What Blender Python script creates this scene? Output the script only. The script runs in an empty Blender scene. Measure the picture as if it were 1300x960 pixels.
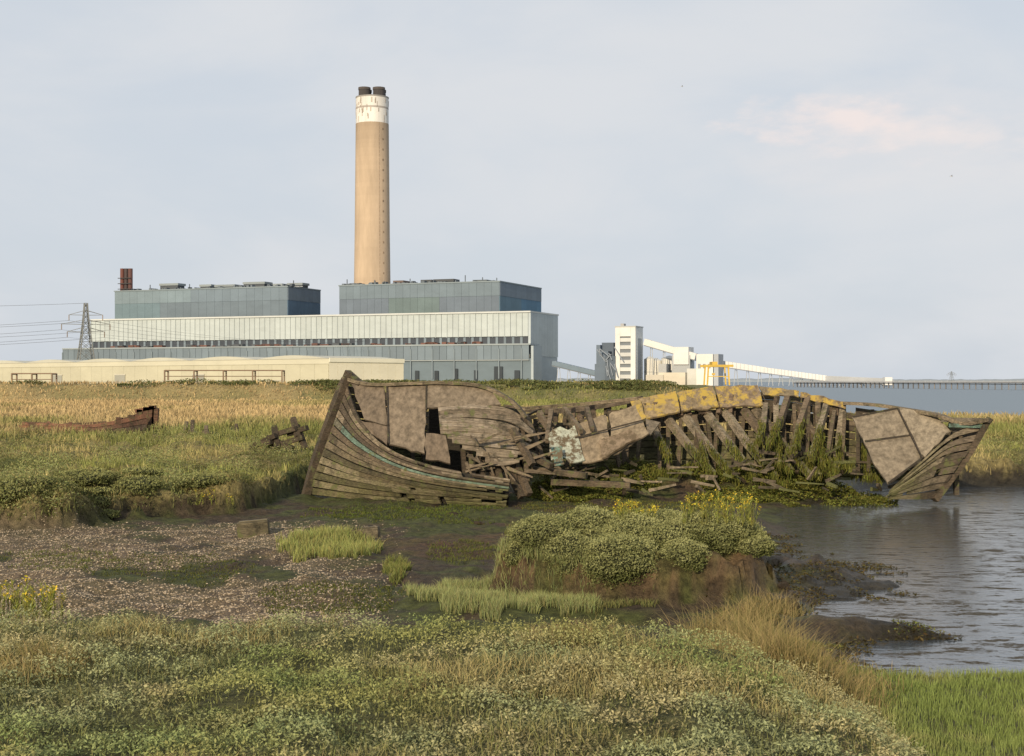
import bpy, math, numpy as np, random
from mathutils import Vector
random.seed(5); rng=np.random.default_rng(11)
F=1805.; HZ=484.; CH=2.5
def W(px,py,d): return Vector(((px-650)/F*d, d, CH-(py-HZ)/F*d))
scene=bpy.context.scene
# ------------------------------------------------ noise
def vnoise(x,y,seed=0):
    x=np.asarray(x,float); y=np.asarray(y,float)
    xi=np.floor(x).astype(np.int64); yi=np.floor(y).astype(np.int64)
    fx=x-xi; fy=y-yi; fx=fx*fx*(3-2*fx); fy=fy*fy*(3-2*fy)
    def h(a,b):
        n=(a*374761393+b*668265263+seed*982451)&0xffffffff
        n=((n^(n>>13))*1274126177)&0xffffffff
        return ((n^(n>>16))&0xffff)/65535.
    return (h(xi,yi)*(1-fx)+h(xi+1,yi)*fx)*(1-fy)+(h(xi,yi+1)*(1-fx)+h(xi+1,yi+1)*fx)*fy
def fbm(x,y,o=4,seed=0):
    s=0;a=.5;t=0
    for i in range(o):
        s=s+a*vnoise(x*2**i,y*2**i,seed+i*17); t+=a; a*=.5
    return s/t
def sst(a,b,v):
    t=np.clip((v-a)/(b-a),0,1); return t*t*(3-2*t)
# ------------------------------------------------ terrain
def edge1(x): return np.interp(x,[-14,-4,-2.6,-.9,.56,1.6,2.2,2.7,4.5,14],[11.6,11,10.6,10.4,10.1,10.3,10.9,12.0,12.3,13.0])
def edge2(x): return np.interp(x,[-40,-12,-8.6,-7.6,-7,-5.2,-4.7,-3,10,40],[22,23,24.0,24.3,25.8,27.6,32.2,36,36,37])
def xw(y): return np.interp(y,[11,13,17,23,30,34,36],[2.9,3.1,3.5,4.4,5.8,8.5,9])
def xs(y): return 20+(y-90)*0.13
def H(x,y,parts=False):
    n1=fbm(x*.9,y*.9,4,3); n2=fbm(x*2.7,y*2.7,3,9); n3=fbm(x*.25,y*.25,3,21)
    z=(n1-.5)*.24+(n2-.5)*.13
    w=x-xw(y)+(n1-.5)*2.2
    near=1-sst(34,36,y)
    z=z-(.22*sst(-.9,.6,w)+.20*sst(.6,4,w))*near
    z=z+.24*np.exp(-((x-4.1)/1.2)**2-((y-18.8)/1.7)**2)*(0.6+.8*n2)
    z=z+.27*np.exp(-((x-3.7)/.85)**2-((y-14.6)/.26)**2)
    z=z-.16*np.exp(-((x-1.1)/.55)**2-((y-15.1)/.25)**2)
    m=((x-1.5)/1.62)**2+((y-17.3)/1.05)**2+(n1-.5)*1.5+(n2-.5)*.9
    mound=1-sst(.78,1.05,m)
    z=z+(.50+(n2-.5)*.3)*mound
    h1=np.interp(x,[-14,1.1,1.9,2.5,14],[.7,.7,.48,.14,.12])
    b1=sst(-.05,.45,edge1(x)-y+(n1-.5)*1.2)
    z=z*(1-.7*b1)+h1*b1+b1*(n2-.5)*.09
    b2=sst(-.1,.6,y-edge2(x)+(n1-.5)*2.6+(n3-.5)*1.5)
    z=z+b2*(.45+(n1-.5)*.6*(1-sst(40,80,y))+(n2-.5)*.16*(1-sst(40,60,y)))
    z=z+.42*np.exp(-(np.abs(x-4.2)/3.4)**4-((y-31.6)/1.1)**2)*(.6+.8*n2)
    sw=sst(-9,-1.5,y-150+(n3-.5)*4)*(1-sst(3,11,y-150+(n3-.5)*4))*(1-sst(14,24,x))
    z=z+sw*(1.75+(n1-.5)*.25)
    sea=sst(84,92,y+(n3-.5)*6)*sst(-3,4,x-xs(y)+(n3-.5)*6)
    z=z*(1-sea)-1.6*sea
    if parts: return z,n1,n2,n3,mound,b1,b2,sw,sea,w
    return z
ys=[-60,-30,-12,-4,0,1.5,2.5,3.5]
y=4.0
while y<12000:
    ys.append(y); y*=1.0055 if y<42 else (1.014 if y<200 else 1.04)
ys=np.array(ys); nc=620
u=np.linspace(-1,1,nc); u=np.sign(u)*(np.abs(u)**1.35)
Y=np.repeat(ys[:,None],nc,1); X=u[None,:]*(np.maximum(np.abs(Y),4)*.75+9)
z,n1,n2,n3,mound,b1,b2,sw,sea,w=H(X,Y,True)
def C(*a): return np.array(a)
mud=C(.066,.048,.030); algae=C(.066,.076,.020); gravel=C(.175,.13,.085); redm=C(.105,.058,.032)
soilg=C(.12,.12,.05); tan=C(.33,.25,.11); grn=C(.12,.13,.045)
def mix(a,b,t): t=t[...,None]; return a*(1-t)+b*t
col=np.broadcast_to(mud,X.shape+(3,)).copy()
def px_of(X,Y): return X/np.maximum(Y,.1)*F+650
PX=px_of(X,Y)
g=sst(.38,.58,n1*.5+.5*fbm(X*3,Y*3,2,41))
def gravmask(X,Y,PX): return (1-sst(350,540,PX))*sst(14,15,Y)*(1-sst(23.5,25.5,Y))*sst(.36,.52,fbm(X*.8,Y*.55,4,77))
grm=gravmask(X,Y,PX)
col=mix(col,gravel,grm*.8)
col=mix(col,algae,g*(.9-.6*grm))
rm=sst(430,520,PX)*(1-sst(900,1000,PX))*sst(19,22,Y)*(1-sst(29,33,Y))*sst(.46,.6,fbm(X*.7,Y*.5,3,55))
col=mix(col,redm,rm*.55)
col=mix(col,C(.035,.03,.02),sst(-.5,.5,w)*(Y<36))
col=mix(col,C(.165,.108,.055),mound*(1-sst(.45,.6,z))*.9 )
col=mix(col,C(.07,.07,.022),mound*sst(.45,.6,z))
col=mix(col,C(.07,.075,.022),mound*sst(.55,.66,fbm(X*2,Y*2+z*4,3,99))*.8)
col=mix(col,soilg,np.maximum(b1*.9,0)); 
gcol=mix(np.broadcast_to(grn,X.shape+(3,)),tan,np.clip(sst(.35,.65,n3)*.6+sst(60,140,Y)*.6*sst(-.1,.3,-X/np.maximum(Y,1)),0,1))
flat2=b2*sst(.22,.42,z)
col=mix(col,mud*.6,b2*(1-flat2)); col=mix(col,gcol,flat2)
col=mix(col,C(.13,.125,.05),sst(148,150,Y)*.8)
alpha=1-np.clip(sst(-1.5,0,w)*(Y<36)+(1-np.maximum(b1,b2))*.4,0,1)
def npmesh(name,V,ff,ls,col4,mat,parent=None,smooth=False):
    me=bpy.data.meshes.new(name); V=np.ascontiguousarray(V,dtype=np.float32)
    me.vertices.add(len(V)); me.vertices.foreach_set('co',V.ravel())
    ff=np.ascontiguousarray(ff,dtype=np.int32); ls=np.ascontiguousarray(ls,dtype=np.int32)
    me.loops.add(len(ff)); me.loops.foreach_set('vertex_index',ff)
    me.polygons.add(len(ls)); me.polygons.foreach_set('loop_start',ls)
    if smooth: me.polygons.foreach_set('use_smooth',np.ones(len(ls),dtype=bool))
    me.update(calc_edges=True)
    a=me.color_attributes.new('Col','FLOAT_COLOR','POINT')
    a.data.foreach_set('color',np.ascontiguousarray(col4,dtype=np.float32).ravel())
    me.materials.append(mat)
    ob=bpy.data.objects.new(name,me); scene.collection.objects.link(ob)
    if parent: ob.parent=parent
    return ob
# ------------------------------------------------ materials
def nt(name):
    m=bpy.data.materials.new(name); m.use_nodes=True; t=m.node_tree
    b=t.nodes['Principled BSDF']; return m,t,b
def vcmat(name,rough=.85,scale=4,amt=.5,bump=.3,bdist=.02,map_scale=(1,1,1),spec=.3,blotch=None,bscale=1.5,wet=False,bpos=(.50,.66),blotch2=None):
    m,t,b=nt(name); N=t.nodes; L=t.links
    at=N.new('ShaderNodeAttribute'); at.attribute_name='Col'
    tc=N.new('ShaderNodeTexCoord'); mp=N.new('ShaderNodeMapping'); mp.inputs['Scale'].default_value=map_scale
    L.new(tc.outputs['Object'],mp.inputs[0])
    no=N.new('ShaderNodeTexNoise'); no.inputs['Scale'].default_value=scale; no.inputs['Detail'].default_value=8; no.inputs['Roughness'].default_value=.72
    L.new(mp.outputs[0],no.inputs['Vector'])
    mr=N.new('ShaderNodeMapRange'); mr.inputs[1].default_value=.3; mr.inputs[2].default_value=.7
    mr.inputs[3].default_value=1-amt; mr.inputs[4].default_value=1+amt
    L.new(no.outputs['Fac'],mr.inputs[0])
    mu=N.new('ShaderNodeVectorMath'); mu.operation='SCALE'
    L.new(at.outputs['Color'],mu.inputs[0]); L.new(mr.outputs[0],mu.inputs['Scale'])
    out=mu.outputs[0]
    for bl,bs,bp,off in ((blotch,bscale,bpos,0),(blotch2,bscale*1.7,(.55,.62),37)):
        if not bl: continue
        n2=N.new('ShaderNodeTexNoise'); n2.noise_dimensions='4D'; n2.inputs['W'].default_value=off; n2.inputs['Scale'].default_value=bs; n2.inputs['Detail'].default_value=7; n2.inputs['Roughness'].default_value=.75
        L.new(tc.outputs['Object'],n2.inputs['Vector'])
        r=N.new('ShaderNodeValToRGB'); r.color_ramp.elements[0].position=bp[0]; r.color_ramp.elements[1].position=bp[1]
        L.new(n2.outputs['Fac'],r.inputs[0])
        mx=N.new('ShaderNodeMix'); mx.data_type='RGBA'; L.new(r.outputs[0],mx.inputs[0]); L.new(out,mx.inputs[6]); mx.inputs[7].default_value=(*bl,1)
        out=mx.outputs[2]
    L.new(out,b.inputs['Base Color'])
    b.inputs['Roughness'].default_value=rough; b.inputs['Specular IOR Level'].default_value=spec
    if wet:
        m2=N.new('ShaderNodeMapRange'); m2.inputs[3].default_value=.42; m2.inputs[4].default_value=.95
        L.new(at.outputs['Alpha'],m2.inputs[0]); L.new(m2.outputs[0],b.inputs['Roughness'])
    if bump:
        bu=N.new('ShaderNodeBump'); bu.inputs['Strength'].default_value=bump; bu.inputs['Distance'].default_value=bdist
        L.new(no.outputs['Fac'],bu.inputs['Height']); L.new(bu.outputs[0],b.inputs['Normal'])
    return m
def foliage(name,tr=.22):
    m=bpy.data.materials.new(name); m.use_nodes=True; t=m.node_tree; N=t.nodes; L=t.links
    N.remove(N['Principled BSDF']); o=N['Material Output']
    at=N.new('ShaderNodeAttribute'); at.attribute_name='Col'
    d=N.new('ShaderNodeBsdfDiffuse'); q=N.new('ShaderNodeBsdfTranslucent'); mx=N.new('ShaderNodeMixShader'); mx.inputs[0].default_value=tr
    L.new(at.outputs['Color'],d.inputs[0]); L.new(at.outputs['Color'],q.inputs[0])
    L.new(d.outputs[0],mx.inputs[1]); L.new(q.outputs[0],mx.inputs[2]); L.new(mx.outputs[0],o.inputs['Surface'])
    return m
M_ground=vcmat('saltmarsh_ground',scale=7,amt=.75,bump=1,bdist=.12,wet=True,spec=.2)
M_wood=vcmat('weathered_wood',scale=5,amt=.75,bump=.8,bdist=.03,map_scale=(1,5,9),rough=.9,blotch=(.030,.027,.016),bscale=3,blotch2=(.10,.105,.04))
M_panel=vcmat('weathered_plywood',scale=10,amt=.55,bump=.5,bdist=.02,map_scale=(1,1,.5),rough=.88,blotch=(.065,.05,.032),bscale=2.6,bpos=(.5,.78))
M_far=vcmat('cladding',scale=.06,amt=.10,bump=0,rough=.7,map_scale=(1,1,2.5))
M_conc=vcmat('stained_concrete',scale=.12,amt=.16,bump=0,rough=.9,map_scale=(1.6,1.6,.25))
M_steel=vcmat('painted_steel',scale=1,amt=.15,bump=0,rough=.6)
M_fol=foliage('foliage'); M_shell=vcmat('shell_fragments',scale=30,amt=.2,bump=0,rough=.6)
R,Cn=X.shape
idx=np.arange(R*Cn).reshape(R,Cn)
q=np.stack([idx[:-1,:-1],idx[:-1,1:],idx[1:,1:],idx[1:,:-1]],-1).reshape(-1,4)
npmesh('ground',np.stack([X,Y,z],-1).reshape(-1,3),q.ravel(),np.arange(len(q))*4,np.concatenate([col,alpha[...,None]],-1).reshape(-1,4),M_ground,smooth=True)
# water
m,t,b=nt('estuary_water'); N=t.nodes; L=t.links
tc=N.new('ShaderNodeTexCoord')
mp=N.new('ShaderNodeMapping'); mp.inputs['Scale'].default_value=(1,2.0,1); L.new(tc.outputs['Object'],mp.inputs[0])
n_=N.new('ShaderNodeTexNoise'); n_.inputs['Scale'].default_value=5; n_.inputs['Detail'].default_value=5; n_.inputs['Roughness'].default_value=.6; L.new(mp.outputs[0],n_.inputs['Vector'])
bu=N.new('ShaderNodeBump'); bu.inputs['Strength'].default_value=.32; bu.inputs['Distance'].default_value=.02; L.new(n_.outputs['Fac'],bu.inputs['Height']); L.new(bu.outputs[0],b.inputs['Normal'])
nw=N.new('ShaderNodeTexNoise'); nw.inputs['Scale'].default_value=2.2; nw.inputs['Detail'].default_value=12; nw.inputs['Roughness'].default_value=.84; L.new(mp.outputs[0],nw.inputs['Vector'])
rw=N.new('ShaderNodeValToRGB'); rw.color_ramp.elements[0].position=.515; rw.color_ramp.elements[1].position=.55; L.new(nw.outputs['Fac'],rw.inputs[0])
sx=N.new('ShaderNodeSeparateXYZ'); L.new(tc.outputs['Object'],sx.inputs[0])
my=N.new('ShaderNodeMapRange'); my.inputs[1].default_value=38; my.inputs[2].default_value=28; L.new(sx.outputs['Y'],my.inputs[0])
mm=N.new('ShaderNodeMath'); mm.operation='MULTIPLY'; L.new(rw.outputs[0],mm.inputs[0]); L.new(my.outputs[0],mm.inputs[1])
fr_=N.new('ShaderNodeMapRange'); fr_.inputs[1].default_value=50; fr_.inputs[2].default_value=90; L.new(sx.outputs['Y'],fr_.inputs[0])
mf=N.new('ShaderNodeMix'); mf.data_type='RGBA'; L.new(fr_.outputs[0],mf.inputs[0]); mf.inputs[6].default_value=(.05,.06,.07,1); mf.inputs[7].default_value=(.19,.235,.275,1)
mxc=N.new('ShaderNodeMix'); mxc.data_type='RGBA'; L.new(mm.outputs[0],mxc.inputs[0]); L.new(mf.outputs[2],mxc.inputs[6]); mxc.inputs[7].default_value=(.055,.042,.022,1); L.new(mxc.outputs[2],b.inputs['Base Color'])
ax=N.new('ShaderNodeMath'); ax.operation='MAXIMUM'; L.new(mm.outputs[0],ax.inputs[0]); 
f6=N.new('ShaderNodeMath'); f6.operation='MULTIPLY'; f6.inputs[1].default_value=.78; L.new(fr_.outputs[0],f6.inputs[0]); L.new(f6.outputs[0],ax.inputs[1])
mxr=N.new('ShaderNodeMapRange'); mxr.inputs[3].default_value=.05; mxr.inputs[4].default_value=.75; L.new(ax.outputs[0],mxr.inputs[0]); L.new(mxr.outputs[0],b.inputs['Roughness'])
mxs=N.new('ShaderNodeMapRange'); mxs.inputs[3].default_value=.7; mxs.inputs[4].default_value=.12; L.new(ax.outputs[0],mxs.inputs[0]); L.new(mxs.outputs[0],b.inputs['Specular IOR Level'])
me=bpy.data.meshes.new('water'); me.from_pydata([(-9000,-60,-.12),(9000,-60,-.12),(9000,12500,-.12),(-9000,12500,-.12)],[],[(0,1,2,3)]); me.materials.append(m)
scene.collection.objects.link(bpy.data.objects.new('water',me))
# ------------------------------------------------ mesh builder
class B:
    def __init__(s): s.v=[];s.f=[];s.c=[]
    def add(s,vs,fs,c,j=0.):
        o=len(s.v); s.v+= [tuple(p) for p in vs]; s.f+=[tuple(i+o for i in f) for f in fs]
        k=1+random.uniform(-j,j); s.c+=[(c[0]*k,c[1]*k,c[2]*k,1)]*len(vs)
    def beam(s,p0,p1,w,h=None,c=(.1,.1,.1),j=.1,taper=1,up=Vector((0,0,1))):
        h=h or w; p0=Vector(p0);p1=Vector(p1); d=(p1-p0).normalized()
        if abs(d.dot(up))>.97: up=Vector((0,1,0)) if abs(d.y)<.9 else Vector((1,0,0))
        a=d.cross(up).normalized(); b=a.cross(d).normalized(); vs=[]
        for p,k in((p0,1),(p1,taper)):
            for sa,sb in((-1,-1),(1,-1),(1,1),(-1,1)): vs.append(p+a*sa*w/2*k+b*sb*h/2*k)
        s.add(vs,[(0,1,2,3),(7,6,5,4),(0,4,5,1),(1,5,6,2),(2,6,7,3),(3,7,4,0)],c,j)
    def plate(s,pts,th,c,j=.08):
        pts=[Vector(p) for p in pts]; n=(pts[1]-pts[0]).cross(pts[2]-pts[0]).normalized()
        if len(pts)>6: n=(pts[len(pts)//3]-pts[0]).cross(pts[2*len(pts)//3]-pts[0]).normalized()
        if n.y<0: n=-n
        k=len(pts); vs=pts+[p+n*th for p in pts]
        s.add(vs,[tuple(range(k)),tuple(range(2*k-1,k-1,-1))]+[(i,i+k,(i+1)%k+k,(i+1)%k) for i in range(k)],c,j)
    def box(s,o,ux,uy,l,w_,h,c,j=0):
        o=Vector(o);ux=Vector(ux)*l;uy=Vector(uy)*w_;uz=Vector((0,0,h))
        vs=[o,o+ux,o+ux+uy,o+uy]; vs+= [p+uz for p in vs]
        s.add(vs,[(0,3,2,1),(4,5,6,7),(0,1,5,4),(1,2,6,5),(2,3,7,6),(3,0,4,7)],c,j)
    def tube(s,p0,p1,r0,r1,c,n=12,j=0,cap=True):
        p0=Vector(p0);p1=Vector(p1);d=(p1-p0).normalized(); up=Vector((0,0,1)) if abs(d.z)<.9 else Vector((1,0,0))
        a=d.cross(up).normalized();b=d.cross(a); vs=[]
        for p,r in((p0,r0),(p1,r1)):
            for i in range(n):
                t=2*math.pi*i/n; vs.append(p+a*math.cos(t)*r+b*math.sin(t)*r)
        fs=[(i,(i+1)%n,(i+1)%n+n,i+n) for i in range(n)]
        if cap: fs+=[tuple(range(n,2*n)),tuple(range(n-1,-1,-1))]
        s.add(vs,fs,c,j)
    def lathe(s,cx,cy,prof,n=48):
        for k in range(len(prof)-1):
            (z0,r0,c0),(z1,r1,c1)=prof[k],prof[k+1]
            s.tube((cx,cy,z0),(cx,cy,z1),r0,r1,c1,n,cap=(k==len(prof)-2))
    def make(s,name,mat,parent=None):
        me=bpy.data.meshes.new(name); me.from_pydata(s.v,[],s.f); me.update()
        a=me.color_attributes.new('Col','FLOAT_COLOR','POINT'); a.data.foreach_set('color',np.array(s.c,dtype=np.float32).ravel())
        me.materials.append(mat); ob=bpy.data.objects.new(name,me); scene.collection.objects.link(ob)
        if parent: ob.parent=parent
        return ob
def E(name):
    e=bpy.data.objects.new(name,None); scene.collection.objects.link(e); return e
# ------------------------------------------------ power station
class Fr:
    def __init__(s,A,Bp):
        s.A=Vector((A[0],A[1])); s.u=(Vector((Bp[0],Bp[1]))-s.A).normalized(); s.n=Vector((-s.u.y,s.u.x))
        if s.n.y<0: s.n=-s.n
    def hit(s,px,off):
        k=(px-650)/F; P=s.A+s.n*off; t=(k*P.y-P.x)/(s.u.x-k*s.u.y); return t,(P+s.u*t)
    def z(s,px,py,off): return CH-(py-HZ)/F*s.hit(px,off)[1].y
    def pt(s,t,off,z): p=s.A+s.n*off+s.u*t; return Vector((p.x,p.y,z))
    def box(s,b,t0,t1,o0,o1,z0,z1,c,j=0): b.box(s.pt(t0,o0,z0),(s.u.x,s.u.y,0),(s.n.x,s.n.y,0),t1-t0,o1-o0,z1-z0,c,j)
    def pbox(s,b,px0,px1,py,o0,o1,z0,c,ref=None,j=0):
        t0=s.hit(px0,o0)[0]; t1=s.hit(px1,o0)[0]; z1=s.z(ref or px1,py,o0); s.box(b,t0,t1,o0,o1,z0,z1,c,j); return t0,t1,z1
PS=E('power_station'); fr=Fr((-271.8,971.6),(10.5,860))
lt=(.40,.445,.445)
b=B()
T0=fr.hit(118,0)[0]; T1=fr.hit(672,0)[0]; zt=fr.z(672,397,0); zb=fr.z(672,427,0)
fr.box(b,T0,T1,0,47,zb-12,zt-.6,(.12,.155,.18))
nb=84
for i in range(nb):
    a=T0+(T1-T0)*i/nb; w_=(T1-T0)/nb
    fr.box(b,a+.12,a+w_-.12,-2,-.05,zb,zt,lt,.04)
    if i%2==0: fr.box(b,a-.2,a+.2,-2.4,-2.02,zb-.3,zt+.2,(.34,.38,.385))
for i in range(10):
    fr.box(b,T1+.05,T1+1.6,-1.9+i*4.9,-1.9+i*4.9+4.7,zb-12,zt,(.40,.45,.47),.05)
fr.box(b,T0,T1+1.8,-2.8,48,zt+.05,zt+1,(.50,.52,.51))
fr.box(b,T0,T1,-1.2,0-.1,zb-5,zb-.2,(.05,.06,.075))
for i in range(60):
    a=T0+(T1-T0)*i/60; fr.box(b,a,a+1.6,-1.6,-1.25,zb-5,zb-.3,(.16,.20,.23),.15)
b.make('turbine_hall',M_far,PS)
b=B()
T0b=fr.hit(80,-16)[0]; T1b=fr.hit(672,-16)[0]; za=fr.z(672,438,-16)
fr.box(b,T0b,T1b+1,-16,-1.7,0,za-8,(.13,.17,.20))
for i in range(70):
    a=T0b+(T1b-T0b)*i/70; w_=(T1b-T0b)/70
    fr.box(b,a+.1,a+w_-.1,-16.6,-16.05,za-8.5,za,(.15,.19,.225),.12)
    if i%3==0: fr.box(b,a,a+.6,-17.2,-16.65,za-20,za-2,(.18,.22,.25),.1)
fr.box(b,T0b,T1b+1,-17,-1.75,za+.05,za+.9,(.27,.31,.33))
fr.box(b,T0b,T1b,-17.0,-16.65,za-9.2,za-8.6,(.27,.30,.31))
for i in range(26):
    a=T0b+(T1b-T0b)*(i+.3)/26; fr.box(b,a,a+random.uniform(2,6),-17.05,-16.7,3,za-12-random.uniform(0,5),(.035,.045,.055),.2)
for i in range(60):
    a=T0b+30+(T1b-T0b-60)*random.random(); fr.box(b,a,a+random.uniform(2,7),-14,-10,za+.92,za+random.uniform(1.6,2.6),(.13,.065,.05) if random.random()<.5 else (.08,.09,.1),.2)
fr.box(b,T1b+1.05,T1b+2.6,-16,-1.75,0,za-.5,(.34,.39,.42))
fr.box(b,T1+.05,T1+1.5,-1.7,46,0,zb-12.1,(.34,.39,.42))
fr.box(b,T0+30,T1,-1.65,46,0,zb-12.1,(.13,.17,.2))
b.make('annex',M_far,PS)
def boiler(px0,px1,py,depth,o,name,colf,sidec):
    b=B(); t0=fr.hit(px0,o)[0]; t1=fr.hit(px1,o)[0]; z1=fr.z(px1,py,o)
    fr.box(b,t0+.3,t1-.3,o+.3,o+depth,0,z1-1,(.12,.15,.17)); n=22
    for i in range(n):
        a=t0+(t1-t0)*i/n; w_=(t1-t0)/n
        fr.box(b,a+.05,a+w_-.05,o-.4,o+.28,z1-9,z1,colf(i/n,1),.05)
        fr.box(b,a+.05,a+w_-.05,o-.3,o+.27,20,z1-9.1,colf(i/n,0),.05)
    for i in range(8):
        w_=depth/8; fr.box(b,t1-.28,t1+.5,o+i*w_+.05,o+(i+1)*w_-.05,z1-9,z1,sidec(1,i),.06); fr.box(b,t1-.28,t1+.4,o+i*w_+.05,o+(i+1)*w_-.05,20,z1-9.1,sidec(0,i),.06)
    fr.box(b,t0-.5,t1+.8,o-.8,o+depth,z1+.02,z1+.8,(.19,.23,.25))
    for i in range(40):
        a=t0+(t1-t0)*random.random(); L_=random.uniform(.6,2.4); fr.box(b,a,a+L_,o+3,o+7,z1+.82,z1+.8+random.uniform(.6,1.8),(.10,.12,.14),.3)
    b.make(name,M_far,PS); return t0,t1,z1
cfl=lambda f,u:((.165,.215,.245) if f<.45 else (.14,.18,.215)) if u else ((.13,.185,.215) if f<.25 else (.125,.16,.19))
cfr=lambda f,u:(.14,.18,.21) if u else ((.115,.155,.16) if .28<f<.62 else (.12,.15,.185))
a0,a1,az=boiler(146,365,364.5,46,62,'boiler_house_west',cfl,lambda u,i:(.15,.19,.23) if u else (.10,.16,.23))
c0,c1,cz=boiler(431,634,358,78,62,'boiler_house_east',cfr,lambda u,i:(.15,.19,.23) if u else ((.09,.18,.27) if i>3 else (.11,.18,.23)))
b=B()
def unit(px0,px1,py,base,o=80,c=(.22,.25,.26)):
    t0=fr.hit(px0,o)[0]; t1=fr.hit(px1,o)[0]; z1=fr.z(px1,py,o)
    fr.box(b,t0,t1,o,o+10,z1-1.6,z1,c,.1); fr.box(b,t0+.6,t1-.6,o+.5,o+9,base+.85,z1-1.65,(.07,.08,.09))
    fr.box(b,t0-.5,t1+.5,o-.5,o-.1,base+1.2,base+1.7,(.3,.32,.33))
unit(202,226,359.5,az); unit(253,268,361,az); unit(272,298,361,az); unit(308,336,357.5,az); unit(345,358,360,az); unit(364,384,359,az)
unit(534,548,355,cz,c=(.06,.065,.07)); unit(550,576,354,cz,c=(.06,.065,.07)); unit(499,512,356,cz,c=(.12,.09,.08)); unit(600,618,355,cz,c=(.1,.12,.13))
for p in (155,190,240,345,372,440,455,520,590,612,630,475,487):
    o=70; t=fr.hit(p,o)[0]; bz=az if p<400 else cz; fr.box(b,t,t+.5,o,o+.5,bz+.8,bz+random.uniform(3,6),(.1,.12,.14))
b.make('roof_plant',M_far,PS)
b=B(); o=66
for k,(p0,p1) in enumerate(((153,157.5),(158,162.5),(163,168))):
    t0=fr.hit(p0,o)[0];t1=fr.hit(p1,o)[0]; z1=fr.z(p1,341,o); P=fr.pt((t0+t1)/2,o,0)
    b.tube((P.x,P.y,40),(P.x,P.y,z1),(t1-t0)/2*.97,(t1-t0)/2*.97,[(.13,.05,.04),(.06,.045,.045),(.10,.05,.045)][k],14)
for zz in (70,74,78): fr.box(b,fr.hit(152.5,o)[0],fr.hit(168.5,o)[0],o-2.9,o-2.4,zz,zz+.5,(.05,.05,.05))
b.make('auxiliary_stack',M_far,PS)
# chimney
CHM=E('power_station_chimney'); D=990; sc=D/F; cx=(472.6-650)*sc
def zz(py): return CH+(HZ-py)*sc
b=B(); tn=(.42,.325,.23); prof=[(0,14.6,tn)]
for i in range(1,61):
    py=484-(484-158)*i/60; r=(20.6+(py-125)*.0095+max(0,(py-300))*.004)*sc; k=1+random.uniform(-.025,.025); dk_=1-.22*max(0,(i-52)/8); prof.append((zz(py),r,tuple(c*k*dk_ for c in tn)))
b.lathe(cx,D,prof,56)
b.make('shaft',M_conc,CHM)
b=B(); prof=[(zz(158),20.8*sc,(.58,.56,.52)),(zz(140),20.7*sc,(.62,.60,.56)),(zz(137.5),20.7*sc,(.34,.31,.28)),(zz(136.5),20.7*sc,(.58,.56,.52)),(zz(126),20.6*sc,(.58,.56,.52)),(zz(125),21.1*sc,(.36,.34,.31)),(zz(124),21.1*sc,(.22,.21,.2))]
b.lathe(cx,D,prof,56)
for i in range(34):
    a=random.uniform(-math.pi,0); z0=zz(random.uniform(125,150)); rr=20.9*sc; P=Vector((cx+math.cos(a)*rr,D+math.sin(a)*rr,z0)); b.beam(P,P-Vector((0,0,random.uniform(1,5))),random.uniform(.25,.9),.12,(.36,.31,.26),.3,up=Vector((math.cos(a),math.sin(a),0)))
b.make('white_band',M_conc,CHM)
b=B()
for dx,dy in((-5.0,-4.2),(5.0,-4.2),(-5.0,4.2),(5.0,4.2)):
    b.tube((cx+dx,D+dy,zz(126)),(cx+dx,D+dy,zz(114)),4.1,4.0,(.055,.05,.05),20); b.tube((cx+dx,D+dy,zz(116)),(cx+dx,D+dy,zz(113)),4.3,4.3,(.08,.07,.065),20)
b.make('flues',M_conc,CHM)
b=B()
for i in range(16):
    py=165+i*13; r=(20.7+(py-125)*.0095)*sc
    a=-.8; P=Vector((cx+math.cos(a)*r,D+math.sin(a)*r,zz(py))); b.beam(P,P-Vector((0,0,1.3)),.8,.3,(.22,.16,.11),.2,up=Vector((math.cos(a),math.sin(a),0)))
for i in range(40):
    py0=158+i*5; a=-1.05; r=(20.7+(py0-125)*.0095)*sc; P=Vector((cx+math.cos(a)*r,D+math.sin(a)*r,zz(py0))); b.beam(P,P-Vector((0,0,2.2)),.35,.2,(.32,.24,.17),.1,up=Vector((math.cos(a),math.sin(a),0)))
b.make('vents_and_ladder',M_conc,CHM)
# ------------------------------------------------ warehouse
WH=E('warehouse'); A=W(0,484,448);Cc=W(418,484,350); fw=Fr((A.x,A.y),(Cc.x,Cc.y)); b=B()
t0=-95; t1=fw.hit(418,0)[0]; zw=fw.z(418,455,0); cr=(.47,.45,.34)
fw.box(b,t0,t1-.3,.3,26,0,zw-.6,(.45,.42,.32)); n=46
for i in range(n):
    a=t0+(t1-t0)*i/n; w_=(t1-t0)/n; fw.box(b,a+.03,a+w_-.03,0,.28,0,zw-1.4,cr,.03); 
fw.box(b,t0,t1,-.12,.29,zw-1.35,zw-.1,(.52,.50,.39)); fw.box(b,t0,t1,-.06,-.01,2.2,2.35,(.30,.28,.22))
for i in range(9): fw.box(b,t1-.28,t1,i*2.9,(i+1)*2.9-.05,0,zw-.1,(.80,.74,.56),.03)
fw.box(b,t1+.02,t1+.2,-.1,26.2,zw-.9,zw+.15,(.8,.76,.6))
b.make('walls',M_far,WH); b=B(); nb=9
for i in range(nb):
    a=t0+(t1-t0)*i/nb; w_=(t1-t0)/nb; pr=[(a+w_*k/10, zw-.05+.95*math.sin(math.pi*k/10)) for k in range(11)]
    vs=[fw.pt(t,-.2,z_) for t,z_ in pr]+[fw.pt(t,26,z_) for t,z_ in pr]
    b.add(vs,[(k,k+1,k+12,k+11) for k in range(10)]+[tuple(range(10,-1,-1))],(.46,.455,.385),.05)
b.make('barrel_roof',M_far,WH)
b=B()
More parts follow.
